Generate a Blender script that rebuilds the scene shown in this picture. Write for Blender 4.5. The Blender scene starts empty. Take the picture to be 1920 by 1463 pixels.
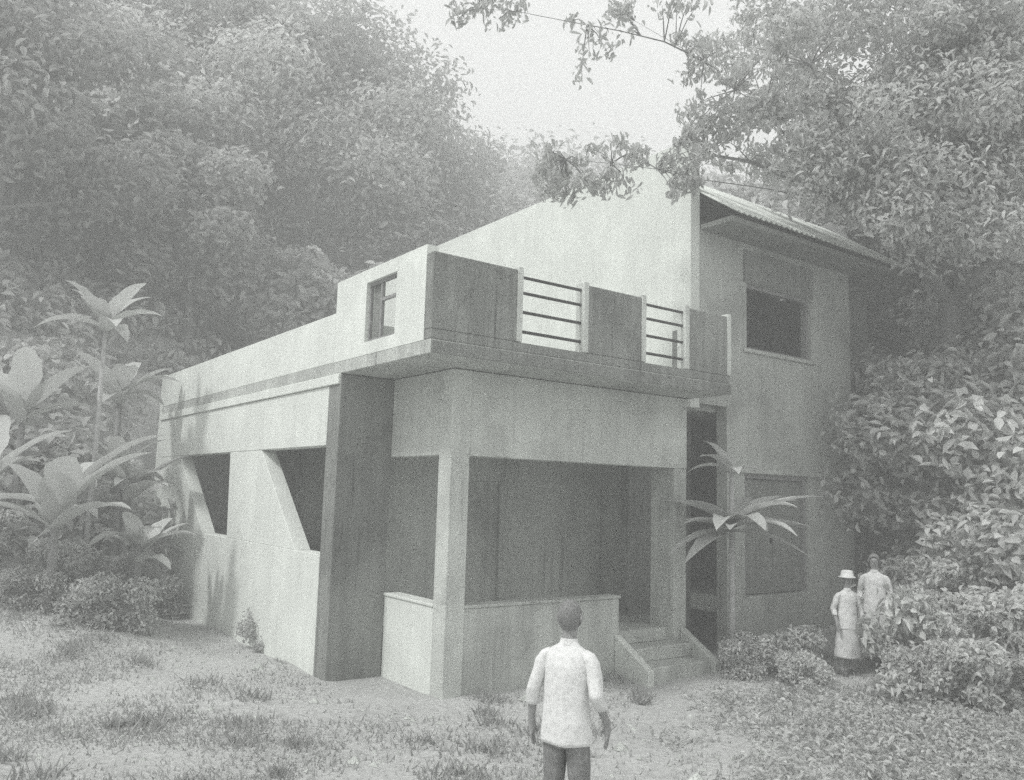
import bpy, bmesh, math, random
import numpy as np
from mathutils import Vector, Matrix

# ------------------------------------------------------------------ camera, sky, sun, exposure
sc = bpy.context.scene
C = bpy.data.collections.new("place"); sc.collection.children.link(C)
RWC = ((0.80519281, -0.09636220, -0.58513149),
       (-0.59230451, -0.08246309, -0.80148313),
       (0.02898093, 0.99192448, -0.12347445))          # camera axes -> world (x along the front, y along the left side)
CAM = Vector((-5.6307, -8.9654, 2.5))
cd = bpy.data.cameras.new("camera"); co = bpy.data.objects.new("camera", cd); sc.collection.objects.link(co)
co.matrix_world = Matrix.Translation(CAM) @ Matrix(RWC).to_4x4()
cd.lens = 29.431; cd.sensor_width = 36; cd.sensor_fit = 'HORIZONTAL'; cd.clip_start = 0.05; cd.clip_end = 3000
sc.camera = co

SUN_TO = Vector((-1.0, 0.05, 0)).normalized(); SUN_EL = math.radians(54)
SUN_TO = Vector((SUN_TO.x*math.cos(SUN_EL), SUN_TO.y*math.cos(SUN_EL), math.sin(SUN_EL)))
w = bpy.data.worlds.new("World"); sc.world = w; w.use_nodes = True
nt = w.node_tree; nt.nodes.clear()
sky = nt.nodes.new('ShaderNodeTexSky'); sky.sky_type = 'NISHITA'; sky.sun_disc = False
sky.sun_elevation = SUN_EL; sky.sun_rotation = math.atan2(SUN_TO.x, SUN_TO.y) % (2*math.pi)
sky.dust_density = 4.0; sky.air_density = 1.0
bw = nt.nodes.new('ShaderNodeRGBToBW')
pw = nt.nodes.new('ShaderNodeMath'); pw.operation = 'POWER'; pw.inputs[1].default_value = 0.12
ml = nt.nodes.new('ShaderNodeMath'); ml.operation = 'MULTIPLY'; ml.inputs[1].default_value = 5.9
tint = nt.nodes.new('ShaderNodeVectorMath'); tint.operation = 'SCALE'; tint.inputs[0].default_value = (0.992, 1.0, 0.992)
bg = nt.nodes.new('ShaderNodeBackground'); bg.inputs['Strength'].default_value = 0.1
ow = nt.nodes.new('ShaderNodeOutputWorld')
nt.links.new(sky.outputs[0], bw.inputs[0]); nt.links.new(bw.outputs[0], pw.inputs[0]); nt.links.new(pw.outputs[0], ml.inputs[0])
nt.links.new(ml.outputs[0], tint.inputs['Scale']); nt.links.new(tint.outputs[0], bg.inputs[0]); nt.links.new(bg.outputs[0], ow.inputs[0])

sl = bpy.data.lights.new("sun", 'SUN'); sl.energy = 2.0; sl.angle = math.radians(6); sl.color = (1.0, 1.0, 0.985)
so = bpy.data.objects.new("sun", sl); sc.collection.objects.link(so)
so.rotation_euler = (-SUN_TO).to_track_quat('-Z', 'Y').to_euler()
so.location = (-20, 0, 30)
sc.view_settings.view_transform = 'Standard'; sc.view_settings.look = 'None'
sc.view_settings.exposure = 0.82; sc.view_settings.gamma = 1.0; sc.view_settings.use_curve_mapping = False
sc.render.engine = 'CYCLES'; sc.cycles.use_denoising = False
sc.cycles.use_adaptive_sampling = True; sc.cycles.adaptive_threshold = .03; sc.cycles.max_bounces = 4; sc.cycles.diffuse_bounces = 3; sc.cycles.glossy_bounces = 2
sc.cycles.transmission_bounces = 4; sc.cycles.transparent_max_bounces = 6; sc.cycles.volume_bounces = 1

R = Matrix(RWC); FPX = 1569.666
def ray(px, py):
    return R @ Vector((px-960.0, -(py-731.5), -FPX))/FPX
def at(px, py, depth):
    return CAM + ray(px, py)*depth

# ------------------------------------------------------------------ helpers
def tag(o, label=None, cat=None, group=None, kind=None):
    if label: o["label"] = label
    if cat: o["category"] = cat
    if group: o["group"] = group
    if kind: o["kind"] = kind
    return o
def link(name, me, mat, parent=None):
    if mat and not me.materials: me.materials.append(mat)
    o = bpy.data.objects.new(name, me); C.objects.link(o)
    if parent: o.parent = parent
    return o
def empty(name, loc=(0, 0, 0), rz=0.0):
    o = bpy.data.objects.new(name, None); C.objects.link(o)
    o.location = loc; o.rotation_euler = (0, 0, rz); o.empty_display_size = .2
    return o
class MB:
    def __init__(s): s.v = []; s.f = []
    def box(s, x0, x1, y0, y1, z0, z1):
        b = len(s.v)
        s.v += [(x0,y0,z0),(x1,y0,z0),(x1,y1,z0),(x0,y1,z0),(x0,y0,z1),(x1,y0,z1),(x1,y1,z1),(x0,y1,z1)]
        s.f += [tuple(b+i for i in q) for q in ((0,3,2,1),(4,5,6,7),(0,1,5,4),(1,2,6,5),(2,3,7,6),(3,0,4,7))]
        return s
    def prism(s, poly, fn0, fn1):          # poly of 2-d points, fn maps them to the two ends
        b = len(s.v); n = len(poly)
        s.v += [fn0(p) for p in poly] + [fn1(p) for p in poly]
        s.f += [tuple(range(b+n-1, b-1, -1)), tuple(range(b+n, b+2*n))]
        for i in range(n):
            j = (i+1) % n; s.f.append((b+i, b+j, b+n+j, b+n+i))
        return s
    def tube(s, pts, rad, n=8, cap=True):
        pts = [Vector(p) for p in pts]; b = len(s.v); m = len(pts)
        for i, p in enumerate(pts):
            t = (pts[min(i+1, m-1)] - pts[max(i-1, 0)]).normalized()
            a = t.orthogonal().normalized() if abs(t.z) > .9 else t.cross(Vector((0, 0, 1))).normalized()
            c = t.cross(a); r = rad[i] if hasattr(rad, '__len__') else rad
            for k in range(n):
                th = 2*math.pi*k/n; s.v.append(tuple(p + (a*math.cos(th)+c*math.sin(th))*r))
        for i in range(m-1):
            for k in range(n):
                k2 = (k+1) % n
                s.f.append((b+i*n+k, b+i*n+k2, b+(i+1)*n+k2, b+(i+1)*n+k))
        if cap:
            s.f.append(tuple(b+k for k in range(n-1, -1, -1))); s.f.append(tuple(b+(m-1)*n+k for k in range(n)))
        return s
    def mesh(s, name, smooth=False, bevel=0.0):
        me = bpy.data.meshes.new(name); me.from_pydata([tuple(v) for v in s.v], [], s.f)
        bm = bmesh.new(); bm.from_mesh(me); bmesh.ops.recalc_face_normals(bm, faces=bm.faces)
        if bevel: bmesh.ops.bevel(bm, geom=list(bm.edges), offset=bevel, segments=1, affect='EDGES', profile=.5)
        bm.to_mesh(me); bm.free()
        if smooth: me.polygons.foreach_set('use_smooth', [True]*len(me.polygons))
        me.update(); return me
    def build(s, name, mat, parent=None, smooth=False, bevel=0.0):
        return link(name, s.mesh(name, smooth, bevel), mat, parent)

# ------------------------------------------------------------------ materials (the photograph has no colour: all greys)
def g(v): return (v*0.994, v, v*0.992, 1)
def new_mat(name):
    m = bpy.data.materials.new(name); m.use_nodes = True
    t = m.node_tree; b = t.nodes['Principled BSDF']; b.inputs['Specular IOR Level'].default_value = .25
    return m, t, b
def nz(t, scale, detail=4, rough=.6, vec=None):
    n = t.nodes.new('ShaderNodeTexNoise'); n.inputs['Scale'].default_value = scale
    n.inputs['Detail'].default_value = detail; n.inputs['Roughness'].default_value = rough
    if vec is not None: t.links.new(vec, n.inputs['Vector'])
    return n.outputs['Fac']
def ramp(t, fac, stops):
    r = t.nodes.new('ShaderNodeValToRGB'); e = r.color_ramp.elements
    e[0].position, e[0].color = stops[0][0], g(stops[0][1]); e[1].position, e[1].color = stops[-1][0], g(stops[-1][1])
    for p, c in stops[1:-1]:
        x = e.new(p); x.color = g(c)
    t.links.new(fac, r.inputs[0]); return r.outputs[0]
def mult(t, a, b, fac=1.0):
    m = t.nodes.new('ShaderNodeMix'); m.data_type = 'RGBA'; m.blend_type = 'MULTIPLY'; m.inputs[0].default_value = fac
    t.links.new(a, m.inputs[6]); t.links.new(b, m.inputs[7]); return m.outputs[2]
def concrete(name, v, stain=.25, speck=.22, rough=.9, streak=.15):
    m, t, b = new_mat(name); b.inputs['Roughness'].default_value = rough
    tc = t.nodes.new('ShaderNodeTexCoord').outputs['Object']
    base = ramp(t, nz(t, 1.1, 6, .65, tc), [(.3, v*(1-stain)), (.5, v), (.72, v*1.12)])
    sp = ramp(t, nz(t, 70, 3, .75, tc), [(.36, 1-speck), (.52, 1.0), (.68, 1+speck*.4)])
    c = mult(t, base, sp)
    if streak:
        mp = t.nodes.new('ShaderNodeMapping'); mp.inputs['Scale'].default_value = (5, 5, .35); t.links.new(tc, mp.inputs[0])
        st = ramp(t, nz(t, 1.6, 5, .6, mp.outputs[0]), [(.36, 1-streak), (.6, 1.0)])
        c = mult(t, c, st)
    c = mult(t, c, ramp(t, nz(t, .55, 3, .5, tc), [(.46, 1-stain*.55), (.50, 1.0)]))
    mp2 = t.nodes.new('ShaderNodeMapping'); mp2.inputs['Scale'].default_value = (14, 14, .55); t.links.new(tc, mp2.inputs[0])
    c = mult(t, c, ramp(t, nz(t, 1.0, 3, .5, mp2.outputs[0]), [(.26, 1-min(.5, stain*1.8)), (.36, 1.0)]))
    vo = t.nodes.new('ShaderNodeTexVoronoi'); vo.feature = 'DISTANCE_TO_EDGE'; vo.inputs['Scale'].default_value = .55
    va = t.nodes.new('ShaderNodeVectorMath'); va.operation = 'ADD'; nn = t.nodes.new('ShaderNodeTexNoise'); nn.inputs['Scale'].default_value = 1.7; nn.inputs['Detail'].default_value = 6
    t.links.new(tc, nn.inputs['Vector']); t.links.new(tc, va.inputs[0]); t.links.new(nn.outputs['Color'], va.inputs[1]); t.links.new(va.outputs[0], vo.inputs['Vector'])
    c = mult(t, c, ramp(t, vo.outputs['Distance'], [(.002, 1-stain*1.2), (.007, 1.0)]))
    t.links.new(c, b.inputs['Base Color'])
    bp = t.nodes.new('ShaderNodeBump'); bp.inputs['Strength'].default_value = .35; bp.inputs['Distance'].default_value = .01
    t.links.new(nz(t, 38, 5, .7, tc), bp.inputs['Height']); t.links.new(bp.outputs[0], b.inputs['Normal'])
    return m
def leafmat(name, lo, hi, trans=.25):
    m, t, b = new_mat(name); b.inputs['Roughness'].default_value = .55
    ge = t.nodes.new('ShaderNodeNewGeometry'); oi = t.nodes.new('ShaderNodeObjectInfo')
    c = ramp(t, ge.outputs['Random Per Island'], [(0, lo), (.55, (lo+hi)/2), (1, hi)])
    o = ramp(t, oi.outputs['Random'], [(0, .82), (1, 1.15)])
    c = mult(t, c, o)
    t.links.new(c, b.inputs['Base Color'])
    tr = t.nodes.new('ShaderNodeBsdfTranslucent'); t.links.new(c, tr.inputs[0])
    mx = t.nodes.new('ShaderNodeMixShader'); mx.inputs[0].default_value = trans
    t.links.new(b.outputs[0], mx.inputs[1]); t.links.new(tr.outputs[0], mx.inputs[2])
    t.links.new(mx.outputs[0], t.nodes['Material Output'].inputs[0]); return m
def plain(name, v, rough=.7, var=.15, scale=9):
    m, t, b = new_mat(name); b.inputs['Roughness'].default_value = rough
    tc = t.nodes.new('ShaderNodeTexCoord').outputs['Object']
    t.links.new(ramp(t, nz(t, scale, 5, .6, tc), [(.3, v*(1-var)), (.7, v*(1+var))]), b.inputs['Base Color']); return m

M = {
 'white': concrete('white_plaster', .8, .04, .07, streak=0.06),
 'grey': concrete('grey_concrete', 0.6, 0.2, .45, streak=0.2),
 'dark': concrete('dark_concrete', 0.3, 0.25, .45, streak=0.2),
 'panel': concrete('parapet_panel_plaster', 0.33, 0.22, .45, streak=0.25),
 'beam': concrete('beam_concrete', 0.72, 0.18, .45, streak=0.1),
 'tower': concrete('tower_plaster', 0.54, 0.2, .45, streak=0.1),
 'tower_dark': concrete('tower_shade_dark_plaster', 0.3, .15, .45, streak=0.2),  # darker copy of tower plaster, shade put into the colour; also shutter and doors
 'inside': concrete('inside_plaster', 0.66, .2, .25, streak=0.12),
 'steel': plain('dark_steel', .05, .5),
 'frame': plain('grey_timber', .28, .7, .2, 14),
 'bark': plain('bark', .22, .9, .4, 18),
 'palebark': plain('pale_bark', .42, .9, .25, 18),
 'leafA': leafmat('leaf_grey', .44, .74, .45), 'leafB': leafmat('leaf_pale', .50, .80, .45), 'leafC': leafmat('leaf_dark', .26, .50, .42),
 'leafD': leafmat('leaf_bright', .58, .85, .45), 'broad': leafmat('broad_leaf', .55, .72, .3), 'grass': leafmat('grass_blade', .36, .5),
 'shirt': plain('light_cotton', .52, .9, .06, 12), 'trouser': plain('dark_trousers', .22, .9, .25, 20),
 'hair': plain('dark_hair', .2, .6, .4, 60), 'skirt': plain('pale_skirt', .58, .9, .12, 14),
 'skin': plain('skin', .32, .6, .06), 'cap': plain('pale_straw', .7, .85, .06), 'shoe': plain('shoe', .12, .6),
}
def clothmat(name, v):
    m, t, b = new_mat(name); b.inputs['Roughness'].default_value = .9
    tc = t.nodes.new('ShaderNodeTexCoord').outputs['Object']
    vo = t.nodes.new('ShaderNodeTexVoronoi'); vo.inputs['Scale'].default_value = 26; t.links.new(tc, vo.inputs['Vector'])
    t.links.new(ramp(t, vo.outputs['Distance'], [(.12, v*.86), (.40, v), (.6, v*1.04)]), b.inputs['Base Color'])
    bp = t.nodes.new('ShaderNodeBump'); bp.inputs['Strength'].default_value = .5; bp.inputs['Distance'].default_value = .02
    t.links.new(nz(t, 11, 4, .55, tc), bp.inputs['Height']); t.links.new(bp.outputs[0], b.inputs['Normal']); return m
M['shirt'] = clothmat('patterned_cotton', .74)
def groundmat():
    m, t, b = new_mat('soil'); b.inputs['Roughness'].default_value = .95
    tc = t.nodes.new('ShaderNodeTexCoord').outputs['Object']
    c = ramp(t, nz(t, .35, 8, .7, tc), [(.3, .38), (.5, .48), (.7, .55)])
    c = mult(t, c, ramp(t, nz(t, 14, 5, .75, tc), [(.35, .75), (.6, 1.08)]))
    t.links.new(c, b.inputs['Base Color'])
    bp = t.nodes.new('ShaderNodeBump'); bp.inputs['Strength'].default_value = .6; bp.inputs['Distance'].default_value = .05
    t.links.new(nz(t, 9, 6, .7, tc), bp.inputs['Height']); t.links.new(bp.outputs[0], b.inputs['Normal'])
    return m
M['soil'] = groundmat()
t_ = M['broad'].node_tree; wv = t_.nodes.new('ShaderNodeTexWave'); wv.wave_type = 'BANDS'; wv.bands_direction = 'DIAGONAL'; wv.inputs['Scale'].default_value = 16; wv.inputs['Distortion'].default_value = 6; wv.inputs['Detail'].default_value = 3
t_.links.new(t_.nodes.new('ShaderNodeTexCoord').outputs['Object'], wv.inputs['Vector'])
b_ = t_.nodes['Principled BSDF']; src = b_.inputs['Base Color'].links[0].from_socket
t_.links.new(mult(t_, src, ramp(t_, wv.outputs['Fac'], [(0, .86), (.6, 1.0), (1, 1.03)])), b_.inputs['Base Color'])

# ------------------------------------------------------------------ ground: one sheet with the hill behind and the bank on the right
def ss(a, b, x):
    t = np.clip((x-a)/(b-a), 0, 1); return t*t*(3-2*t)
def height(x, y):
    x = np.asarray(x, float); y = np.asarray(y, float)
    d = y + 8.97 - .12*(x+5.6)                              # distance into the picture
    foot = 17.0 + 6*ss(-1, 8, x)
    hill = 26*np.tanh(np.maximum(d-foot, 0)/31.0)
    hill *= np.where(x > -4, np.exp(-((x+4)/62.0)**2), 1.0)
    hill *= 1 + .05*np.sin(x*.11)*np.cos(y*.09)
    left = .9*ss(2, 10, y)*ss(-1.2, -3.5, x)
    bank = .55*ss(5.2, 10.5, x)*ss(3.0, -1.0, y)*ss(-9, -3, y) + 4.2*ss(11.0, 19, x)*ss(12, 0, y)*ss(-14, -4, y)
    back = 22*np.tanh(np.maximum(x-13.5, 0)/32)*ss(-25, 2, y)
    cam = .9*np.exp(-((x+5.63)**2+(y+9.4)**2)/4.5)
    cam = cam + .22*ss(6.6, 5.2, np.hypot(x+5.63, y+8.97))
    bump = .03*np.sin(x*2.3+1)*np.sin(y*1.9) + .02*np.sin(x*5.1)*np.cos(y*4.3+.5)
    out = hill + left + bank + back + cam + bump
    inside = (x > -.8) & (x < 10.3) & (y > .4) & (y < 13)
    return np.where(inside, np.minimum(out, -.02), out)
def hz(x, y): return float(height(x, y))
n = 230
q = np.linspace(-1, 1, n); q = np.sinh(q*5.2)/np.sinh(5.2)*330
gx, gy = np.meshgrid(q+1.5, q+3.0, indexing='ij'); gz = height(gx, gy)
idx = np.arange(n*n).reshape(n, n)
fc = np.stack([idx[:-1, :-1], idx[1:, :-1], idx[1:, 1:], idx[:-1, 1:]], -1).reshape(-1, 4)
me = bpy.data.meshes.new('ground'); me.from_pydata(np.stack([gx, gy, gz], -1).reshape(-1, 3).tolist(), [], fc.tolist())
me.polygons.foreach_set('use_smooth', [True]*len(me.polygons))
tag(link('ground', me, M['soil']), kind='structure')

# ------------------------------------------------------------------ the house
H = empty('concrete_house')
tag(H, 'two storey unfinished concrete house with railed terrace and white side walls', 'house')
XL, YF, YT = -.82, -.76, .30            # left wall plane, terrace front plane, tower front plane
def part(name, mat, *boxes, bevel=.008, parent=H, label=None):
    m = MB()
    for b in boxes: m.box(*b)
    o = m.build(name, M[mat], parent, bevel=bevel)
    if label: o['label'] = label
    return o
# lower storey, porch
part('corner_column', 'beam', (-.015, .27, -.015, .28, -.3, 4.07))
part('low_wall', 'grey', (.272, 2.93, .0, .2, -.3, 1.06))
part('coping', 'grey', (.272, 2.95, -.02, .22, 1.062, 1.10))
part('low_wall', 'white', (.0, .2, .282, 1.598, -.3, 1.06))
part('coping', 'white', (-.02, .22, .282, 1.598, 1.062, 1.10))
part('beam', 'beam', (.272, 4.34, .0, .25, 2.97, 4.07))
part('beam', 'beam', (.0, .25, .282, 1.598, 2.97, 4.07))
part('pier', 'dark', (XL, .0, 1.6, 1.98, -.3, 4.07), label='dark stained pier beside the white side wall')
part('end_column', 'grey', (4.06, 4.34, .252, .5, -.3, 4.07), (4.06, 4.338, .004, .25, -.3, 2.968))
# porch inside
part('porch_floor', 'grey', (.22, 4.74, .45, 2.39, -.3, .56))
part('porch_back_wall', 'inside', (-.555, 1.55, 2.4, 2.58, -.3, 4.07), (2.5, 4.74, 2.4, 2.58, -.3, 4.07), (1.55, 2.5, 2.4, 2.58, 2.7, 4.07))
part('back_door', 'grey', (1.552, 2.498, 2.46, 2.50, .56, 2.698))
part('inner_wall', 'inside', (-.56, .2, 1.982, 2.1, -.3, 4.07))
# left side: plinth, piers with slanting shadow lines built into their shape, beam
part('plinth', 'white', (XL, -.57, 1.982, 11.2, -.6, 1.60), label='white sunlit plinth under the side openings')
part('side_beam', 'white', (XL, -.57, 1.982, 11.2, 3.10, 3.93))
part('slab_edge', 'white', (XL-.035, -.57, 1.62, 11.22, 3.935, 4.075))
def raked(poly, name='shadow_slant_pier'):
    m = MB(); m.prism(poly, lambda p: (XL+.004, p[0], p[1]), lambda p: (-.574, p[0], p[1]))
    m.build(name, M['white'], H, bevel=.006)
raked([(2.87, 1.602), (6.0, 1.602), (6.12, 3.098), (4.54, 3.098)])
raked([(7.42, 1.602), (11.2, 1.602), (11.2, 3.098), (9.4, 3.098)])
part('inner_floor', 'inside', (-.568, 3.0, 2.59, 11.0, 1.3, 1.5))
part('inner_wall', 'inside', (1.6, 1.8, 2.6, 11.0, 1.502, 4.07))
part('end_wall', 'white', (-.82, 4.74, 11.2, 11.4, -.6, 5.0))
# terrace
part('terrace_slab', 'grey', (XL, 4.44, YF, 11.2, 4.08, 4.25))
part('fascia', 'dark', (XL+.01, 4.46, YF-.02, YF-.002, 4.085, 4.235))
def wallx(name, mat, x0, x1, ys, zs, hole):
    (y0, y1), (z0, z1) = ys, zs; (a, b), (c, d) = hole
    return part(name, mat, (x0, x1, y0, a, z0, z1), (x0, x1, b, y1, z0, z1), (x0, x1, a, b, z0, c), (x0, x1, a, b, d, z1), bevel=0)
wallx('terrace_side_wall', 'white', XL, -.66, (YF+.16, 1.88), (4.252, 5.40), ((.12, .95), (4.42, 5.22)))
wf = part('side_window', 'frame', (XL+.05, XL+.09, .122, .16, 4.422, 5.218), (XL+.05, XL+.09, .91, .948, 4.422, 5.218), (XL+.05, XL+.09, .16, .91, 5.178, 5.218),
     (XL+.05, XL+.09, .16, .91, 4.422, 4.46), (XL+.053, XL+.087, .60, .64, 4.46, 5.178), (XL+.052, XL+.088, .16, .60, 4.93, 4.97), bevel=0)
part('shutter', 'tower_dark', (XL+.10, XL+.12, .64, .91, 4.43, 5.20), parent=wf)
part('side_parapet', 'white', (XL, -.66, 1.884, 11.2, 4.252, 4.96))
part('room_back_wall', 'inside', (-.658, 1.3, 1.885, 2.03, 4.252, 4.9))
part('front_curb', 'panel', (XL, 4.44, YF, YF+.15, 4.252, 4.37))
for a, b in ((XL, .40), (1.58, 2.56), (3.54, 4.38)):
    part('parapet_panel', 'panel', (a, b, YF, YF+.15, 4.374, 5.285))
for a in (.40, 1.49, 2.562, 3.45, 4.382):
    part('railing_post', 'beam', (a, a+.088, YF-.012, YF+.16, 4.374, 5.325))
for a, b in ((.488, 1.49), (2.65, 3.45)):
    rl = empty('railing'); rl.parent = H
    for z in (5.215, 5.015, 4.77, 4.52):
        MB().tube([(a, YF+.06, z), (b, YF+.06, z)], .021, 8).build('rail', M['steel'], rl, smooth=False)
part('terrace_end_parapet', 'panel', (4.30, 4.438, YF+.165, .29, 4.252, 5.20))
# tower at the right
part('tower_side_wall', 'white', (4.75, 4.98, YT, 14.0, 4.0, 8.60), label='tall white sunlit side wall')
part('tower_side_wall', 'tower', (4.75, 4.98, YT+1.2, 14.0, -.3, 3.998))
TX1 = 9.40
def wally(name, mat, y0, y1, xs, zs, holes):
    m = MB(); xsx = sorted({xs[0], xs[1], *[h[0] for h in holes], *[h[1] for h in holes]}); zsz = sorted({zs[0], zs[1], *[h[2] for h in holes], *[h[3] for h in holes]})
    nx, nz_ = len(xsx)-1, len(zsz)-1
    solid = [[not any(h[0] <= xsx[i] and xsx[i+1] <= h[1] and h[2] <= zsz[k] and zsz[k+1] <= h[3] for h in holes) for k in range(nz_)] for i in range(nx)]
    bm = bmesh.new(); cache = {}
    def V(i, k, y):
        if (i, k, y) not in cache: cache[(i, k, y)] = bm.verts.new((xsx[i], y, zsz[k]))
        return cache[(i, k, y)]
    S = lambda i, k: 0 <= i < nx and 0 <= k < nz_ and solid[i][k]
    for i in range(nx):
        for k in range(nz_):
            if not solid[i][k]: continue
            bm.faces.new([V(i,k,y0), V(i+1,k,y0), V(i+1,k+1,y0), V(i,k+1,y0)]); bm.faces.new([V(i,k+1,y1), V(i+1,k+1,y1), V(i+1,k,y1), V(i,k,y1)])
            if not S(i-1, k): bm.faces.new([V(i,k,y0), V(i,k+1,y0), V(i,k+1,y1), V(i,k,y1)])
            if not S(i+1, k): bm.faces.new([V(i+1,k,y1), V(i+1,k+1,y1), V(i+1,k+1,y0), V(i+1,k,y0)])
            if not S(i, k-1): bm.faces.new([V(i,k,y1), V(i+1,k,y1), V(i+1,k,y0), V(i,k,y0)])
            if not S(i, k+1): bm.faces.new([V(i,k+1,y0), V(i+1,k+1,y0), V(i+1,k+1,y1), V(i,k+1,y1)])
    bmesh.ops.recalc_face_normals(bm, faces=bm.faces)
    mm = bpy.data.meshes.new(name); bm.to_mesh(mm); bm.free(); return link(name, mm, M[mat], H)
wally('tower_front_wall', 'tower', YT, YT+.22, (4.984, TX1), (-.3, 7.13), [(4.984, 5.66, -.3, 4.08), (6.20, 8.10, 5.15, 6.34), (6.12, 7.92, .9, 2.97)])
part('recess_wall', 'dark', (4.36, 5.9, 1.3, 1.5, -.3, 4.07))  # dark concrete puts the shade of the gap into the wall colour
part('tower_floor', 'inside', (4.99, 9.39, .55, 13.8, 4.0, 4.2))
part('tower_floor', 'inside', (5.9, 9.39, .55, 13.8, .6, .88))
part('room_wall', 'inside', (4.985, 10.39, 3.4, 3.6, .882, 3.99))
part('room_wall', 'inside', (4.985, 10.39, 2.6, 2.8, 4.202, 7.08))
w2 = part('window', 'frame', (6.202, 6.27, YT+.06, YT+.13, 5.152, 6.338), (8.03, 8.098, YT+.06, YT+.13, 5.152, 6.338), (6.27, 8.03, YT+.06, YT+.13, 6.27, 6.338), (6.27, 8.03, YT+.06, YT+.13, 5.152, 5.20), bevel=0, label='dark open window of the tower')
part('sill', 'grey', (6.1, 8.2, YT-.06, YT-.002, 5.08, 5.146), parent=w2)
part('canopy_shadow_panel', 'tower_dark', (6.12, 8.16, YT-.03, YT-.002, 6.345, 6.92))  # dark panel above the window, stands in for the canopy's shadow
part('lintel_band', 'grey', (5.67, TX1, YT-.045, YT-.002, 2.975, 3.05))
d2 = part('door', 'frame', (6.122, 6.2, YT+.04, YT+.14, .9, 2.968), (7.84, 7.918, YT+.04, YT+.14, .9, 2.968), (6.2, 7.84, YT+.04, YT+.14, 2.89, 2.968), bevel=0)
part('added_door_leaf', 'tower_dark', (6.21, 7.01, YT+.10, YT+.14, .92, 2.88), parent=d2)
part('added_door_leaf', 'tower_dark', (7.02, 7.83, YT+.10, YT+.14, .92, 2.88), parent=d2)  # leaf added to close the dark doorway to an even mid tone
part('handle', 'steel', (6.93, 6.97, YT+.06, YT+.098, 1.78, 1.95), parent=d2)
part('side_recess_wall', 'tower_dark', (TX1+.002, 10.6, .62, .8, -.3, 7.08), label='recessed strip of wall at the right end, shade painted in by darker plaster')  # deep shade under the roof overhang is put into this colour
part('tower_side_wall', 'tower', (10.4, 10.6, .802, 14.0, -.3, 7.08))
part('rear_roof', 'tower', (4.99, 10.6, 3.72, 14.0, 7.135, 7.25))
part('tower_back_wall', 'tower', (4.99, 10.39, 13.8, 14.0, -.3, 7.13))
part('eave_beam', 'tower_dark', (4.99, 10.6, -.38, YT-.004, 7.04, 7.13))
rf = empty('roof'); rf.parent = H
nsheet = 8; sw = (10.66-4.99)/nsheet
for i in range(nsheet):
    x0 = 4.99+i*sw; dz = .004*(i % 2)
    for (ya, za, yb, zb) in ((-.48, 7.17, 1.6, 8.57), (1.6, 8.57, 3.7, 7.17)):
        m = MB(); nr = 5; prof = []
        for k in range(nr*4+1):
            f = k/(nr*4); prof.append((x0+f*(sw+.012), .022*math.sin(f*nr*2*math.pi)))
        top = [(p[0], p[1]+.012) for p in prof]
        poly = prof + top[::-1]
        m.prism(poly, lambda p: (p[0], ya, za+dz+p[1]), lambda p: (p[0], yb, zb+dz+p[1])); m.build('roof_sheet', M['white'], rf)
m = MB(); m.prism([(-.36, 7.13), (3.58, 7.13), (1.6, 8.48)], lambda p: (10.2, p[0], p[1]), lambda p: (10.4, p[0], p[1])); m.build('gable', M['tower'], H)
# entrance steps
stp = empty('staircase'); stp.parent = H
for i in range(3):
    part('step', 'grey', (2.96, 4.2, -.60+.36*i, .45, -.2 if i == 0 else .19*i+.002, .19*(i+1)), parent=stp, bevel=.012)
for x0, x1 in ((2.84, 2.958), (4.202, 4.33)):
    m = MB(); m.prism([(-.68, -.2), (-.003, -.2), (-.003, .56), (-.68, .17)], lambda p: (x0, p[0], p[1]), lambda p: (x1, p[0], p[1]))
    m.build('cheek', M['beam'], stp, bevel=.012)

# ------------------------------------------------------------------ foliage
def leaf_cloud(name, centers, radii, counts, length, width, seed, droop=.2, flat=.8, mat=None):
    """many small folded leaves spread through the given clumps; one mesh"""
    rg = np.random.default_rng(seed); P = []; N = []
    for c, r, k in zip(centers, radii, counts):
        k = int(k); u = rg.normal(size=(k, 3)); u /= np.linalg.norm(u, axis=1)[:, None]
        rr = np.array(r)*((.25+.75*rg.random(k)**.5)*(1+.22*np.abs(rg.normal(size=k))))[:, None]
        P.append(np.array(c)+u*rr); nn = u*.7 + rg.normal(size=(k, 3))*.55 + np.array([0, 0, flat]); N.append(nn/np.linalg.norm(nn, axis=1)[:, None])
    P = np.concatenate(P); N = np.concatenate(N); k = len(P)
    t = np.cross(N, rg.normal(size=(k, 3))); t /= np.linalg.norm(t, axis=1)[:, None]
    t[:, 2] -= droop; t /= np.linalg.norm(t, axis=1)[:, None]
    b = np.cross(N, t); b /= np.linalg.norm(b, axis=1)[:, None]
    L = length*(.55+.9*rg.random(k))[:, None]; W = width*(.6+.8*rg.random(k))[:, None]
    fold = N*W*.3; side = b*W*.5
    V = np.stack([P-t*L*.5, P-t*L*.2+side*.85+fold, P+t*L*.15+side*.9+fold, P+t*L*.5-N*L*.14, P+t*L*.15-side*.9+fold, P-t*L*.2-side*.85+fold], 1).reshape(-1, 3)
    i = np.arange(k)*6
    F = np.stack([np.stack([i, i+1, i+2, i+3], 1), np.stack([i, i+3, i+4, i+5], 1)], 1).reshape(-1, 4)
    me = bpy.data.meshes.new(name)
    me.vertices.add(len(V)); me.vertices.foreach_set('co', V.astype(np.float32).ravel())
    me.loops.add(len(F)*4); me.loops.foreach_set('vertex_index', F.astype(np.int32).ravel())
    me.polygons.add(len(F)); me.polygons.foreach_set('loop_start', (np.arange(len(F))*4).astype(np.int32))
    me.update(calc_edges=True)
    if mat: me.materials.append(mat)
    return me
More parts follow.
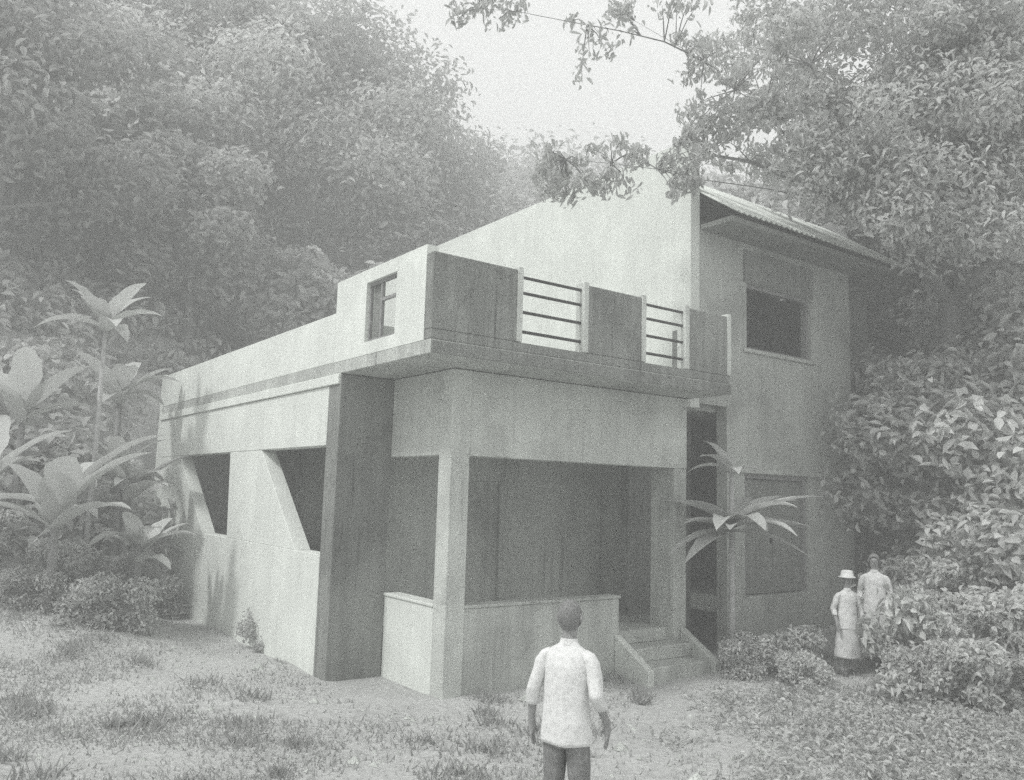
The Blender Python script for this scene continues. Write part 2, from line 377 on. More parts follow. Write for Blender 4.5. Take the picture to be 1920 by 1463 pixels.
def make_tree(seed, hgt, rad, nleaf, leaf, mat, trunk_r=.16, crown_from=.35):
    """returns (trunk mesh, crown mesh) of a tree whose foot is at the origin"""
    rg = random.Random(seed); cs = []; rs = []
    m = MB(); zt = hgt*.72
    lean = (rg.uniform(-.4, .4), rg.uniform(-.4, .4))
    spine = [(lean[0]*t*t*1.2+rg.uniform(-.06, .06), lean[1]*t*t*1.2+rg.uniform(-.06, .06), -.4+(zt+.4)*t) for t in (0, .2, .4, .6, .8, 1)]
    m.tube(spine, [trunk_r*(1.25-.9*t) for t in (0, .2, .4, .6, .8, 1)], 7)
    nb = 11
    for i in range(nb):
        t = crown_from + (1-crown_from)*(i+.5)/nb; a = i*2.4+rg.uniform(-.5, .5)
        k = min(int(t*5), 4); p = Vector(spine[k]).lerp(Vector(spine[k+1]), t*5-k)
        reach = rad*(1.1-.55*abs(t-.55)*1.6)*rg.uniform(.65, 1.05); rise = hgt*.16*rg.uniform(.3, 1.3)
        e = p+Vector((math.cos(a)*reach, math.sin(a)*reach, rise)); mid = p.lerp(e, .5)+Vector((0, 0, -.12*rise))
        m.tube([p, mid, e], [trunk_r*.42, trunk_r*.26, trunk_r*.07], 5, cap=False)
        for f, s in ((1, 1), (.62, .85)):
            c = p.lerp(e, f); cs.append((c.x+rg.uniform(-.2, .2), c.y+rg.uniform(-.2, .2), c.z+rg.uniform(-.1, .35))); r = rad*.36*s*rg.uniform(.75, 1.25); rs.append((r, r, r*.68))
    top = Vector(spine[-1])
    for i in range(4):
        cs.append((top.x+rg.uniform(-.5, .5)*rad*.5, top.y+rg.uniform(-.5, .5)*rad*.5, top.z+hgt*.12+rg.uniform(-.3, .4)*hgt*.1)); r = rad*.33*rg.uniform(.7, 1.1); rs.append((r, r, r*.8))
    vol = np.array([a*b*c for a, b, c in rs])**(2/3); cnt = nleaf*vol/vol.sum()
    return m.mesh('trunk', True), leaf_cloud('crown', cs, rs, cnt, leaf, leaf*.48, seed, mat=mat)
KINDS = []
for sd, hg, rd, nl, lf, mt in ((1, 7.5, 2.9, 9000, .30, 'leafA'), (2, 9.0, 3.0, 10000, .26, 'leafB'), (3, 6.5, 2.7, 8000, .34, 'leafA'),
                               (4, 8.2, 3.4, 10500, .24, 'leafC'), (5, 5.6, 2.6, 7500, .30, 'leafB'), (6, 15.5, 5.4, 26000, .27, 'leafB'), (7, 14.0, 5.0, 24000, .27, 'leafA')):
    tk, cr = make_tree(sd, hg, rd, nl, lf, M[mt]); tk.materials.append(M['bark']); KINDS.append((tk, cr))
def plant_tree(kind, x, y, s, rz, label, group=None, name='leafy_tree', dz=0.0):
    r = empty(name, (x, y, hz(x, y)-.1+dz), rz); r.scale = (s, s, s)
    for nm, mm in (('trunk', KINDS[kind][0]), ('crown', KINDS[kind][1])):
        o = bpy.data.objects.new(nm, mm); C.objects.link(o); o.parent = r
    return tag(r, label, 'tree', group)
rng = random.Random(11)
ORD = ['first', 'second', 'third', 'fourth', 'fifth', 'sixth', 'seventh', 'eighth', 'ninth', 'tenth', 'eleventh', 'twelfth', 'thirteenth', 'fourteenth']
# wood on the left hillside
rows = []
for row, dep in enumerate((20, 25, 30, 36, 43, 51)):
    step = 3.0+row*.45; lo, hi = -150, 800; spots = []
    k = int(dep*(hi-lo)/FPX/step)+1
    for i in range(k):
        px = lo + (i+.5+rng.uniform(-.35, .35))*(hi-lo)/k
        p = at(px, 800, dep*rng.uniform(.94, 1.06))
        if -2.4 < p.x < 12.5 and p.y < 16.5: continue
        if px > 700 and dep > 40: continue
        spots.append((px, p.x, p.y, rng.choice((0, 1, 2, 3, 4)), rng.uniform(.85, 1.2)*(1+.05*row)))
    if row == 3:
        for px, dp, sc_ in ((610, 34, 1.75), (672, 37, 1.85), (712, 41, 1.7), (560, 36, 1.9), (480, 35, 1.9), (400, 34, 1.7)):
            p = at(px, 800, dp); spots.append((px, p.x, p.y, 5 if px % 4 == 0 else 6, sc_*.56))
    rows.append(sorted(spots))
for row, spots in enumerate(rows):
    for i, (px, x, y, kd, s_) in enumerate(spots):
        plant_tree(kd, x, y, s_, rng.uniform(0, 6.28), 'leafy tree in the %s row of the left hillside wood, %s from the left' % (ORD[row] if row < 5 else 'rearmost', ORD[i]), 'trees of the left hillside wood')
# wood on the rising ground at the right
for row, dep in enumerate((19, 24, 30, 37)):
    step = 3.4+row*.5; lo, hi = 1390, 2080; spots = []
    k = int(dep*(hi-lo)/FPX/step)+1
    for i in range(k):
        px = lo + (i+.5+rng.uniform(-.35, .35))*(hi-lo)/k
        p = at(px, 800, dep*rng.uniform(.94, 1.06))
        if p.x < 12.6 and p.y < 15.5: continue
        spots.append((px, p.x, p.y, rng.choice((0, 1, 2, 3, 4)), rng.uniform(.9, 1.3)))
    for i, (px, x, y, kd, s_) in enumerate(sorted(spots)):
        plant_tree(kd, x, y, s_, rng.uniform(0, 6.28), 'leafy tree in the %s row of the right hand wood, %s from the house' % (ORD[row] if row < 3 else 'rearmost', ORD[i]), 'trees of the right hand wood')
for px, dp, s_, kd, lb in ((1808, 15.2, .72, 1, 'young pale tree beside the right end of the tower'), (1738, 18.0, .8, 4, 'bushy young tree just behind the right end of the tower'), (1900, 16.2, .9, 1, 'taller young tree right of the spreading tree trunk'), (1905, 14.2, .66, 4, 'bushy young tree in front of the spreading tree trunk'), (1960, 14.0, .7, 4, 'bushy young tree cut by the right border')):
    p = at(px, 900, dp); plant_tree(kd, p.x, p.y, s_, 1.3*dp, lb, 'young trees on the right bank', dz=-1.1)
def ground_clumps(pts, r0, r1, n_each, leaf, seed, zoff=.25, flat=.68):
    rg = random.Random(seed); cs = []; rs = []
    for x, y in pts:
        r = rg.uniform(r0, r1); cs.append((x, y, hz(x, y)+r*zoff)); rs.append((r, r, r*flat))
    return cs, rs, [n_each*((a[0]/r1)**2) for a in rs]
# far wood on the hill behind, one mass
pts = []
for i in range(1200):
    px = rng.uniform(-200, 1420); dep = rng.uniform(46, 95); p = at(px, 800, dep)
    pts.append((p.x, p.y))
cs, rs, ct = ground_clumps(pts, 2.2, 4.6, 190, .8, 5, .55, .9)
tag(link('far_wood', leaf_cloud('far_wood', cs, rs, ct, .5, .26, 77, mat=M['leafB']), None), 'pale far wood covering the hill behind the house', 'wood', kind='stuff')
# low growth on the near slope
pts = []
for i in range(420):
    p = at(rng.uniform(-200, 620), 800, rng.uniform(15.5, 33))
    if -1.5 < p.x < 11.5 and p.y < 15.5: continue
    pts.append((p.x, p.y))
cs, rs, ct = ground_clumps(pts, .45, 1.1, 130, .3, 6, .3)
tag(link('undergrowth', leaf_cloud('undergrowth', cs, rs, ct, .3, .15, 78, mat=M['leafA']), None), 'tangled low growth on the slope left of the house', 'undergrowth', kind='stuff')

# spreading tree at the right, its branches over the roof
def spreading_tree():
    rg = random.Random(21); foot = at(1790, 1000, 16.5); foot.z = hz(foot.x, foot.y)-.2
    T = empty('spreading_tree', foot); tag(T, 'large spreading tree whose branches hang over the tall white wall and roof', 'tree')
    fork = at(1780, 560, 16.2); m = MB()
    m.tube([foot, foot.lerp(fork, .5)+Vector((.12, 0, 0)), fork], [.30, .24, .2], 9)
    limbs = []
    for e, mid in (((1330, 290, 13.6), (1600, 330, 15.0)), ((1060, 300, 13.0), (1400, 330, 13.8)), ((1520, 120, 14.5), (1620, 380, 15.2)), ((1880, 60, 15.0), (1830, 380, 15.6)),
                   ((1190, 40, 12.6), (1480, 200, 14.0)), ((900, 15, 12.2), (1200, 40, 12.7)), ((1720, 140, 17), (1730, 420, 16.4)), ((1950, 330, 14.4), (1860, 520, 15.3))):
        a = fork if mid[0] > 1500 else limbs[4] if mid[0] == 1400 else limbs[5] if mid[0] == 1480 else first_spray[6]
        b = at(*mid); c = at(*e); pts = []; jr = random.Random(int(e[0]))
        for k in range(9):
            t = k/8; p = a.lerp(b, t).lerp(b.lerp(c, t), t); p += Vector((jr.uniform(-.1, .1), jr.uniform(-.1, .1), jr.uniform(-.09, .09)))*min(1, 4*t*(1-t)+.1)*(t > 0); pts.append(p)
        r0 = .12 if mid[0] > 1500 else .014
        m.tube(pts, [r0*(1-t/8*.85) for t in range(9)], 6, cap=False); limbs += pts
        if mid[0] == 1480: first_spray = pts
    cs = []; rs = []; ct = []
    def add(px, py, dp, r, n):
        c = at(px, py, dp); cs.append(tuple(c)); rs.append((r, r, r*.75)); ct.append(n)
        q = min(limbs, key=lambda v: (v-c).length); m.tube([q, q.lerp(c, .5)+Vector((0, 0, .06)), c], [.012, .008, .003], 4, cap=False)
    for i in range(330):
        px = rg.uniform(1290, 1980); py = rg.uniform(-60, 470)
        edge = 1300 + 190*max(0, min(1, (330-py)/200.0)) + (40 if py < 60 else 0)
        dens = 1.0 if px > edge+170 else .42 if px > edge else .07
        if py > 300 + max(0, px-1400)*.45 and px < 1780: continue
        if rg.random() > dens: continue
        add(px, py, rg.uniform(13.2, 18.0), rg.uniform(.34, .78), 340)
    n0 = len(cs)
    for i in range(52):
        px = rg.uniform(1005, 1320); py = rg.triangular(255, 385, 315)
        add(px, py, rg.uniform(12.7, 13.6), rg.uniform(.09, .22), 26)
    for i in range(15):
        add(rg.uniform(1050, 1310), rg.triangular(-20, 120, 10), rg.uniform(12.2, 13.2), rg.uniform(.1, .24), 20)
    for i in range(14):
        add(rg.uniform(840, 975), rg.triangular(-25, 65, 0), rg.uniform(12, 12.9), rg.uniform(.1, .22), 20)
    for i in range(60):
        px = rg.uniform(1270, 1500); add(px, rg.uniform(60, 340), rg.uniform(13, 15), rg.uniform(.1, .26), 30)
    for px, py in ((1105, 100), (1090, 140), (1120, 60), (1010, 285), (1020, 320)):
        add(px, py, 12.6, .2, 20)
    F = np.array(foot)
    tm = m.mesh('trunk', True)
    for v in tm.vertices: v.co -= foot
    link('trunk', tm, M['bark'], T)
    Q = [np.array(c)-F for c in cs]
    link('crown', leaf_cloud('crown', Q[:n0], rs[:n0], ct[:n0], .125, .058, 31, droop=.55, mat=M['leafD']), None, T)
    link('hanging_spray', leaf_cloud('hanging_spray', Q[n0:], rs[n0:], ct[n0:], .13, .05, 32, droop=.9, mat=M['leafD']), None, T)
spreading_tree()

# shrubs
def shrub_mesh(seed, leaf, n, mat):
    rg = random.Random(seed); cs = []; rs = []
    for i in range(17):
        a = rg.uniform(0, 6.28); d = rg.uniform(0, 1.05); cs.append((math.cos(a)*d, math.sin(a)*d, rg.uniform(.15, 1.5)*(1-.35*d))); r = rg.uniform(.14, .50); rs.append((r, r, r*.8))
    return leaf_cloud('foliage', cs, rs, [n/17]*17, leaf, leaf*.5, seed, droop=.35, mat=mat)
def stems_mesh(seed):
    rg = random.Random(seed); m = MB()
    for i in range(7):
        a = rg.uniform(0, 6.28); d = rg.uniform(.2, .6)
        m.tube([(0, 0, -.15), (math.cos(a)*d*.4, math.sin(a)*d*.4, .5), (math.cos(a)*d, math.sin(a)*d, rg.uniform(.8, 1.2))], [.028, .02, .008], 5)
    return m.mesh('stems', True)
SH = [(shrub_mesh(41, .11, 6000, M['leafA']), stems_mesh(1)), (shrub_mesh(42, .13, 5000, M['leafD']), stems_mesh(2)), (shrub_mesh(43, .095, 7500, M['leafC']), stems_mesh(3)), (shrub_mesh(44, .24, 1300, M['broad']), stems_mesh(4))]
SM = M['bark']
for a, b in SH: b.materials.append(SM)
def shrub(k, px, dep, s, label, group=None, rz=0.0, sz=1.0):
    p = at(px, 900, dep); r = empty('shrub', (p.x, p.y, hz(p.x, p.y)-.05), rz); r.scale = (s, s, s*sz)
    for nm, mm in (('foliage', SH[k][0]), ('stems', SH[k][1])):
        o = bpy.data.objects.new(nm, mm); C.objects.link(o); o.parent = r
    return tag(r, label, 'shrub', group)
for row, dep in enumerate((11.2, 12.8, 14.6, 16.6)):
    for i in range(7):
        px = 1712 + (row > 1)*25 + i*52 + rng.uniform(-14, 14)
        shrub(1, px, dep*rng.uniform(.97, 1.03), rng.uniform(.5, .72)*(1+.28*row), 'dense shrub in the %s row on the right bank, %s from the house' % (ORD[row], ORD[i]), 'shrubs on the right bank', rng.uniform(0, 6))
shrub(3, 1700, 12.2, .62, 'tall pale broad leaved shrub right of the tower corner', None, 2.1, 1.35)
shrub(1, 1480, 12.6, .55, 'small low shrub below the tower doorway', None, 1.0)
shrub(1, 1500, 12.0, .35, 'low rounded shrub left of the person in the hat', None, 3.0)
shrub(0, 1400, 12.4, .45, 'small shrub beside the entrance steps', None, 3.0)
shrub(1, 530, 13.6, .5, 'low shrub at the foot of the white plinth', None, 3.0)
for i in range(9):
    px = -60 + i*46 + rng.uniform(-12, 12); dep = 13.4 + (i % 3)*1.6
    shrub(rng.choice((0, 1, 2)), px, dep, rng.uniform(.5, .75), 'leafy shrub at the foot of the left slope, %s from the left' % ORD[i], 'shrubs at the foot of the left slope', rng.uniform(0, 6))

# broad leaved plants
def blade(L, W, rise, droop, seed, ragged=.0):
    rg = random.Random(seed); n = 12; V = []; F = []
    for i in range(n+1):
        t = i/n; x = L*t*(1-.18*droop*t); z = rise*L*t - droop*L*t*t; wv = W*.5*(math.sin(math.pi*min(1, .06+.94*t)**.75)**.8 if t < 1 else 0.02)
        w1 = wv*(1-ragged*rg.random()); w2 = wv*(1-ragged*rg.random())
        V += [(x, -w1, z+abs(w1)*.35), (x, 0, z), (x, w2, z+abs(w2)*.35)]
    for i in range(n):
        a = i*3; F += [(a, a+3, a+4, a+1), (a+1, a+4, a+5, a+2)]
    mm = bpy.data.meshes.new('leaf'); mm.from_pydata(V, [], F); mm.materials.append(M['broad']); mm.polygons.foreach_set('use_smooth', [True]*len(F)); return mm
BL = [blade(1.0, .40, .75, .50, 1, .22), blade(1.0, .36, .5, .55, 2, .22), blade(1.0, .40, 1.25, .55, 3, .2), blade(1.0, .28, .05, .35, 4, .12), blade(1.0, .23, .6, .30, 5, .12), blade(1.0, .22, .25, .24, 6, .12)]
def broad_plant(name, label, foot, hgt, leaves, stem_r=.06, mat='palebark', cat='plant', group=None, top=0.0):
    r = empty(name, foot); tag(r, label, cat, group)
    MB().tube([(0, 0, -.2), (.02, .01, hgt*.5), (0, 0, hgt+top)], [stem_r*1.2, stem_r, stem_r*.7], 8).build('stem', M[mat], r, smooth=True)
    for k, az, L, dz in leaves:
        o = bpy.data.objects.new('leaf', BL[k]); C.objects.link(o); o.parent = r; o.location = (0, 0, hgt+dz); o.rotation_euler = (0, 0, az); o.scale = (L, L, L)
    return r
p = at(1372, 1000, 12.6); zc = at(1372, 985, 12.6).z; z0 = hz(p.x, p.y)
broad_plant('broad_leaf_plant', 'plant with long leaves radiating from a stem before the tower doorway', (p.x, p.y, z0), zc-z0,
            [(4, 2.45, 1.3, 0), (5, 2.6, 1.3, -.04), (3, 2.9, 1.2, -.1), (3, 5.35, 1.25, -.1), (4, 5.6, 1.45, .03), (5, 5.75, 1.2, -.03), (1, 3.6, 1.05, 0), (1, 4.4, 1.0, 0), (3, 3.25, 1.25, -.15), (0, 5.0, 1.1, .02), (4, 3.0, 1.0, .05), (4, .0, 1.5, 0), (4, .45, 1.35, .02), (5, .9, 1.1, .05), (4, 1.5, 1.0, 0), (4, 2.3, 1.15, .03), (4, 2.75, 1.2, -.02), (5, 3.2, 1.2, 0), (5, 3.8, 1.1, -.05), (1, 4.3, 1.1, .02), (1, 4.9, 1.15, -.06), (5, 5.4, 1.2, .0), (4, 5.9, 1.2, .04),
             (1, 2.2, .75, .8), (0, 3.0, .7, .82), (1, 4.0, .65, .78), (0, .9, .6, .85), (1, 5.4, .6, .8), (2, 1.6, .6, .86)], .045, top=.85)
for i, (px, dep, hg, L, lb) in enumerate(((30, 15.2, 2.5, 1.7, 'banana plant with drooping pale leaves at the left edge'), (225, 16.0, 2.4, 1.6, 'banana plant with an upright pale leaf beside the thin pale stem'),
                                    (110, 13.2, 1.6, 2.1, 'banana plant with huge arched leaves at the left'), (330, 16.5, 2.2, 1.5, 'banana plant nearest the white side parapet'),
                                    (-40, 13.6, 1.8, 2.0, 'banana plant cut by the left border'), (270, 14.4, 1.3, 1.3, 'short banana plant below the taller ones by the parapet'), (420, 18.5, 3.0, 1.5, 'banana plant rising behind the white side parapet'))):
    p = at(px, 900, dep); rg = random.Random(60+i)
    if p.x > -2.0: p.x = -2.0
    broad_plant('banana_plant', lb, (p.x, p.y, hz(p.x, p.y)), hg, [(rg.choice((0, 2, 1, 2)), a*.6+rg.uniform(-.3, .3), L*rg.uniform(.45, .88), rg.uniform(-.35, .1)) for a in range(11)], .07, 'bark', 'plant')
p = at(172, 900, 15.5); z0 = hz(p.x, p.y); q = at(180, 600, 15.5)
broad_plant('banana_plant', 'tall slender banana plant with a thin pale stem', (p.x, p.y, z0), q.z-z0, [(2, .4, 1.0, 0), (1, 1.0, 1.2, -.1), (0, 1.5, 1.0, .05), (2, 2.2, 1.0, 0), (1, 2.9, 1.3, -.12), (2, 3.4, .9, .04), (0, 4.1, 1.1, 0), (1, 4.7, 1.2, -.15), (2, 5.3, 1.0, .03), (0, 5.9, 1.1, -.05)], .05, 'palebark')

# grass and ground cover, uncountable
def grass(name, pts, hgt, seed, label):
    rg = np.random.default_rng(seed); P = np.array(pts); k = len(P); z = height(P[:, 0], P[:, 1])
    a = rg.random(k)*6.283; l = hgt*(.5+rg.random(k)); ln = rg.normal(size=(k, 2))*.5*l[:, None]; wd = .008+.012*rg.random(k)
    dx, dy = np.cos(a)*wd, np.sin(a)*wd
    V = np.stack([np.stack([P[:, 0]-dx, P[:, 1]-dy, z-.01], 1), np.stack([P[:, 0]+dx, P[:, 1]+dy, z-.01], 1), np.stack([P[:, 0]+ln[:, 0], P[:, 1]+ln[:, 1], z+l*.85], 1)], 1).reshape(-1, 3)
    F = np.arange(k*3).reshape(-1, 3); me = bpy.data.meshes.new(name); me.vertices.add(len(V)); me.vertices.foreach_set('co', V.astype(np.float32).ravel())
    me.loops.add(k*3); me.loops.foreach_set('vertex_index', F.astype(np.int32).ravel()); me.polygons.add(k); me.polygons.foreach_set('loop_start', (np.arange(k)*3).astype(np.int32)); me.update(calc_edges=True)
    me.materials.append(M['grass']); tag(link(name, me, None), label, 'grass', kind='stuff')
pts = []
while len(pts) < 30000:
    px = rng.uniform(-60, 1990); dep = 6.2 + 9.5*rng.random()**1.5; p = at(px, 1100, dep)
    if -.9 < p.x < 10.5 and p.y > -.05: continue
    if 2.9 < p.x < 4.3 and p.y > -.7: continue
    dens = ss(.35, .6, .5+.5*math.sin(p.x*1.7+math.sin(p.y*1.3)*2)*math.cos(p.y*1.1)+ .15*rng.gauss(0, 1)) * (.35 + .65*ss(2.5, 5.5, p.x) + .4*ss(-1.5, -3, p.x))
    tt = max(0.0, min(1.0, -(p.y+.4)/7.5)); pathx = 3.6 - 5.5*tt + .35*math.sin(p.y*1.3)
    if abs(p.x-pathx) < .75+.2*rng.gauss(0, 1): continue
    if rng.random() < dens+.04: pts.append((p.x, p.y))
grass('grass', pts, .055, 3, 'short patchy grass on the ground in front of the house')
tf = []
for i in range(150):
    c0 = rng.choice(pts); r0 = rng.uniform(.04, .16)
    tf += [(c0[0]+rng.gauss(0, r0), c0[1]+rng.gauss(0, r0)) for k in range(70)]
grass('grass_tufts', [q for q in tf if not (-.9 < q[0] < 10.5 and q[1] > -.05)], .13, 4, 'taller tufts among the short grass in front of the house')
pts = [tuple(at(rng.triangular(1240, 2040, 1800), 1100, 6.4+5*rng.random())[:2]) for i in range(1000)]
pts = [q for q in pts if q[1] < -.3]
cs, rs, ct = ground_clumps(pts, .06, .2, 40, .11, 8, .3)
tag(link('ground_cover', leaf_cloud('ground_cover', cs, rs, ct, .07, .035, 79, mat=M['leafB']), None), 'low leafy ground cover in the right foreground', 'ground cover', kind='stuff')

pb = MB()
for i in range(420):
    p = at(rng.uniform(-40, 1980), 1100, 6.3+8*rng.random()**1.4)
    if -.9 < p.x < 10.5 and p.y > -.1: continue
    r = rng.uniform(.012, .05)*(1 if rng.random() < .93 else 2.2); z = hz(p.x, p.y)
    b0 = len(pb.v); 
    for dx, dy, dz in ((1, 0, 0), (.3, .9, .1), (-.8, .6, 0), (-.9, -.5, .1), (.2, -1, 0), (.1, .1, .75), (0, 0, -.4)):
        pb.v.append((p.x+dx*r*rng.uniform(.7, 1.2), p.y+dy*r*rng.uniform(.7, 1.2), z+dz*r))
    for k in range(5): pb.f += [(b0+k, b0+(k+1) % 5, b0+5), (b0+(k+1) % 5, b0+k, b0+6)]
tag(pb.build('pebbles', M['grey']), 'small stones scattered over the bare ground', 'pebbles', kind='stuff')

# ------------------------------------------------------------------ people, seen from behind
def skin(name, pts, edges, mat, parent, root=0, sub=2):
    me = bpy.data.meshes.new(name); me.from_pydata([p[:3] for p in pts], edges, [])
    o = bpy.data.objects.new(name, me); sc.collection.objects.link(o)
    o.modifiers.new('s', 'SKIN'); sm = o.modifiers.new('u', 'SUBSURF'); sm.levels = sub; sm.render_levels = sub
    for i, p in enumerate(pts):
        r = p[3]; rr = r if hasattr(r, '__len__') else (r, r)
        me.skin_vertices[0].data[i].radius = rr; me.skin_vertices[0].data[i].use_root = (i == root)
    dg = bpy.context.evaluated_depsgraph_get(); e = o.evaluated_get(dg)
    nm = bpy.data.meshes.new_from_object(e); nm.name = name
    sc.collection.objects.unlink(o); bpy.data.objects.remove(o)
    nm.polygons.foreach_set('use_smooth', [True]*len(nm.polygons)); nm.materials.clear(); nm.materials.append(mat)
    return link(name, nm, None, parent)
def loft(m, rings, n=22, seed=0, wr=.0, caps=True):
    """rings: (x, y, z, rx, ry); cloth folds as small waves of the radius"""
    b = len(m.v); rg = random.Random(seed); ph = [rg.uniform(0, 6.28) for _ in range(5)]
    for i, (x, y, z, rx, ry) in enumerate(rings):
        for k in range(n):
            t = 2*math.pi*k/n
            f = 1 + wr*(math.sin(3*t+ph[0]+z*9)+.7*math.sin(5*t+ph[1]-z*17)+.6*math.sin(2*t+ph[2]+z*37)+.5*math.sin(7*t+ph[4]+z*11))
            m.v.append((x+rx*f*math.cos(t), y+ry*f*math.sin(t), z+wr*.25*math.sin(4*t+ph[3])))
    for i in range(len(rings)-1):
        for k in range(n):
            k2 = (k+1) % n; m.f.append((b+i*n+k, b+i*n+k2, b+(i+1)*n+k2, b+(i+1)*n+k))
    if caps:
        m.f.append(tuple(b+k for k in range(n-1, -1, -1))); m.f.append(tuple(b+(len(rings)-1)*n+k for k in range(n)))
    return m
def interp(keys, n):
    out = []
    for i in range(n):
        t = i/(n-1)*(len(keys)-1); k = min(int(t), len(keys)-2); f = t-k; f = f*f*(3-2*f)*.5+f*.5
        out.append(tuple(a*(1-f)+b*f for a, b in zip(keys[k], keys[k+1])))
    return out
def make_person(loc, rz, scl, label, hat=False, skirt=False, armout=0.0):
    """local axes: x to the right hand, y forward, z up; about 1.68 tall before scaling"""
    PR = empty('person', loc, rz); PR.scale = (scl*.92, scl*.92, scl); tag(PR, label, 'person')
    bp = [(0, 0, .92, .085), (0, -.01, 1.06, .08), (0, 0, 1.21, .085), (0, 0, 1.345, .06), (0, .012, 1.42, .050), (0, .025, 1.485, .064), (0, .03, 1.56, .082), (0, .022, 1.62, .066)]
    be = [(i, i+1) for i in range(7)]
    def addp(p, frm): bp.append(p); be.append((frm, len(bp)-1)); return len(bp)-1
    arms = {}
    for s in (-1, 1):
        o = armout if s < 0 else armout*.4
        el = (s*(.232+o*.5), -.03 - (.03 if s > 0 else 0), 1.08); wr = (s*(.245+o), .05 + (.07 if s > 0 else -.02), .86 + (.02 if s > 0 else 0))
        arms[s] = (el, wr)
        a = addp((s*.13, 0, 1.30, .030), 3); a = addp((s*.188, -.008, 1.262, .032), a); a = addp((*el, .038), a); a = addp((*wr, .028), a)
        pm = addp((wr[0]-s*.002, wr[1]+.012, wr[2]-.065, (.030, .021)), a)
        for dy, l in ((-.026, .060), (-.009, .072), (.009, .078), (.026, .068)):
            f = addp((wr[0]-s*.002, wr[1]+.014+dy, wr[2]-.10, .0088), pm); f = addp((wr[0]-s*.008, wr[1]+.018+dy, wr[2]-.10-l*.5, .0082), f); addp((wr[0]-s*.018, wr[1]+.020+dy, wr[2]-.10-l, .0072), f)
        th = addp((wr[0]-s*.012, wr[1]+.045, wr[2]-.055, .0105), a); addp((wr[0]-s*.020, wr[1]+.060, wr[2]-.092, .0088), th)
        h_ = addp((s*.085, 0, .84, .082), 0); kn = addp((s*.10, .02, .48, .052), h_); ak = addp((s*.105, -.02, .10, .036), kn)
        ft = addp((s*.11, .05, .045, .033), ak); addp((s*.12, .13, .035, .028), ft)
    skin('body', bp, be, M['skin'], PR)
    MB().tube([(0, .100, 1.570), (0, .128, 1.540), (0, .108, 1.525)], [.008, .015, .010], 6).build('nose', M['skin'], PR, smooth=True)
    for s in (-1, 1):
        MB().tube([(s*.076, .02, 1.585), (s*.092, .010, 1.558), (s*.086, .012, 1.535), (s*.077, .02, 1.52)], [.010, .017, .013, .008], 7).build('ear', M['skin'], PR, smooth=True)
        MB().tube([(s*.032-.012, .104, 1.565), (s*.032+.012, .104, 1.565)], .007, 6).build('eye', M['trouser'], PR)
    MB().tube([(-.022, .096, 1.498), (.022, .096, 1.498)], .006, 6).build('mouth', M['trouser'], PR)
    # hair over the crown and the back of the head
    hm_ = MB(); n = 26; k = 14; rgh = random.Random(5)
    for i in range(k+1):
        ph = -1.05 + (math.pi/2+1.05)*i/k
        for j in range(n):
            a = 2*math.pi*j/n; front = max(0, math.sin(a)); lo = ph if front < .2 else max(ph, -.9+1.5*front)
            jit = 1+rgh.uniform(-.025, .03)
            hm_.v.append((.090*jit*math.cos(lo)*math.cos(a), .014+.100*jit*math.cos(lo)*math.sin(a), 1.568+.108*jit*math.sin(lo)))
    for i in range(k):
        for j in range(n):
            j2 = (j+1) % n; hm_.f.append((i*n+j, i*n+j2, (i+1)*n+j2, (i+1)*n+j))
    hm_.build('hair', M['hair'], PR, smooth=True)
    if hat:
        h = MB(); loft(h, [(0, .015, 1.600, .150, .165), (0, .015, 1.612, .146, .160), (0, .015, 1.628, .112, .122), (0, .015, 1.69, .102, .112), (0, .015, 1.715, .085, .095), (0, .015, 1.722, .02, .02)], 26, 4, .006); h.build('hat', M['cap'], PR, smooth=True)
    sh = MB()
    loft(sh, interp([(0, .0, .755, .196, .142), (0, -.005, .87, .186, .136), (0, -.01, 1.02, .170, .124), (0, -.014, 1.15, .168, .120), (0, -.010, 1.25, .178, .116), (0, -.004, 1.315, .176, .098), (0, .0, 1.350, .142, .080), (0, .006, 1.378, .090, .066), (0, .010, 1.405, .062, .058)], 34), 28, 3, .016)
    for s in (-1, 1):
        el, wr = arms[s]
        mid = tuple((a+b)/2 for a, b in zip(el, wr))
        loft(sh, interp([(s*.105, 0, 1.345, .05, .052), (s*.150, -.004, 1.325, .056, .062), (s*.188, -.008, 1.275, .058, .064), (s*.212, -.018, 1.19, .057, .062), (el[0], el[1], el[2], .052, .056), (mid[0], mid[1], mid[2], .047, .050)], 22), 16, 7+s, .026)
    sh.build('shirt', M['shirt'], PR, smooth=True)
    cl = MB(); loft(cl, [(0, .010, 1.385, .072, .068), (0, .012, 1.425, .060, .058)], 18, caps=False); cl.build('collar', M['shirt'], PR, smooth=True)
    tr = MB()
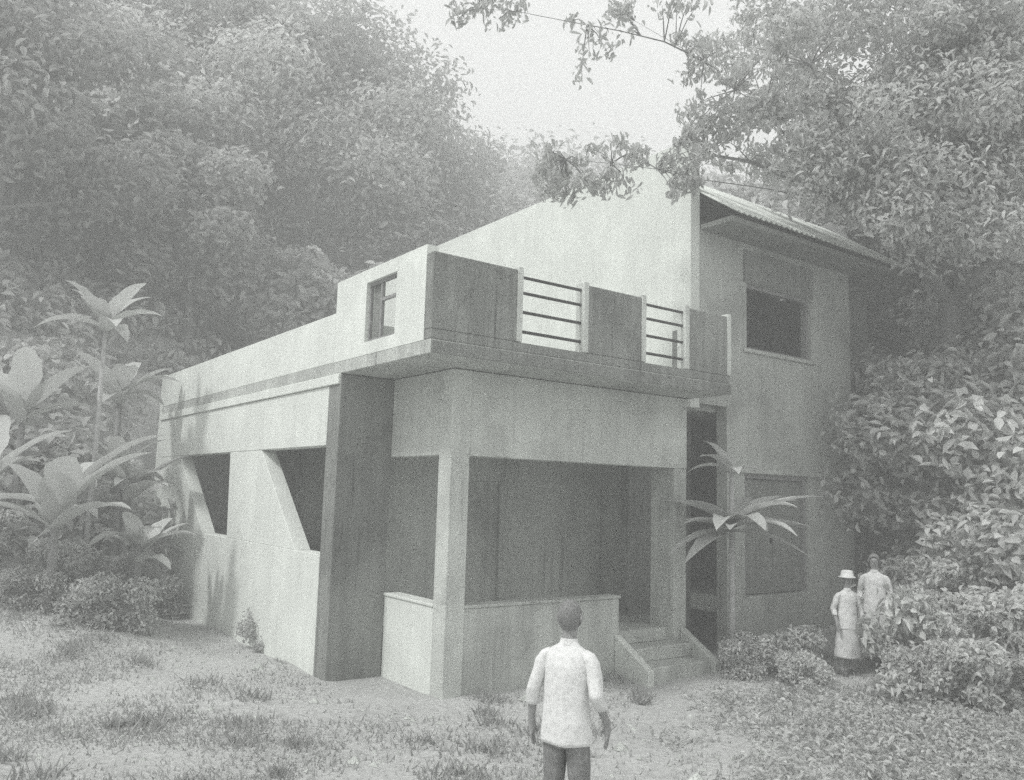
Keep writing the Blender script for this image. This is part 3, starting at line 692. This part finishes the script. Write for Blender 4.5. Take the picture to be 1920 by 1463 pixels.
    if skirt:
        loft(tr, interp([(0, 0, .30, .26, .22), (0, 0, .55, .225, .185), (0, 0, .80, .178, .130), (0, 0, .97, .145, .108)], 22), 30, 9, .03); tr.build('skirt', M['skirt'], PR, smooth=True)
    else:
        loft(tr, interp([(0, .0, .735, .165, .118), (0, .0, .80, .168, .122), (0, 0, .90, .150, .112), (0, 0, .97, .140, .105)], 10), 24, 5, .012)
        for s in (-1, 1):
            loft(tr, interp([(s*.085, 0, .79, .088, .108), (s*.09, .01, .66, .086, .096), (s*.10, .02, .47, .072, .078), (s*.105, .0, .25, .066, .070), (s*.108, -.01, .07, .066, .074)], 22), 18, 11+s, .022)
        tr.build('trousers', M['trouser'], PR, smooth=True)
    for s in (-1, 1):
        MB().tube([(s*.105, -.06, .05), (s*.11, .04, .045), (s*.12, .14, .035), (s*.122, .175, .03)], [.045, .05, .042, .02], 8).build('shoe', M['shoe'], PR, smooth=True)
    return PR
pp = at(1064, 1300, 5.6)
make_person((pp.x, pp.y, hz(pp.x, pp.y)), math.radians(-62), 1.0, 'dark haired person in pale patterned shirt standing with back turned in the foreground', armout=.05)
pp = at(1588, 1100, 12.4)
make_person((pp.x, pp.y, hz(pp.x, pp.y)), math.radians(150), .88, 'person in pale hat and clothes standing before the right end of the house', hat=True, skirt=True, armout=.06)
pp = at(1640, 1100, 12.9)
make_person((pp.x, pp.y, hz(pp.x, pp.y)), math.radians(120), .98, 'person in pale shirt standing behind the pale shrub at the right end of the house', hat=False, skirt=True, armout=.02)

# ------------------------------------------------------------------ haze volume: fades the far wood, added mainly to flatten the tones
hm = bpy.data.materials.new('haze'); hm.use_nodes = True; ht = hm.node_tree; ht.nodes.clear()
pv = ht.nodes.new('ShaderNodeVolumePrincipled'); pv.inputs['Color'].default_value = (.993, 1, .993, 1); pv.inputs['Density'].default_value = .0145; pv.inputs['Anisotropy'].default_value = 0.0
ho = ht.nodes.new('ShaderNodeOutputMaterial'); ht.links.new(pv.outputs[0], ho.inputs['Volume'])
tag(MB().box(-345, 350, -345, 350, -3.5, 42).build('haze', hm), 'added pale haze over the whole place, fading the far wood and flattening tones', 'haze', kind='stuff')
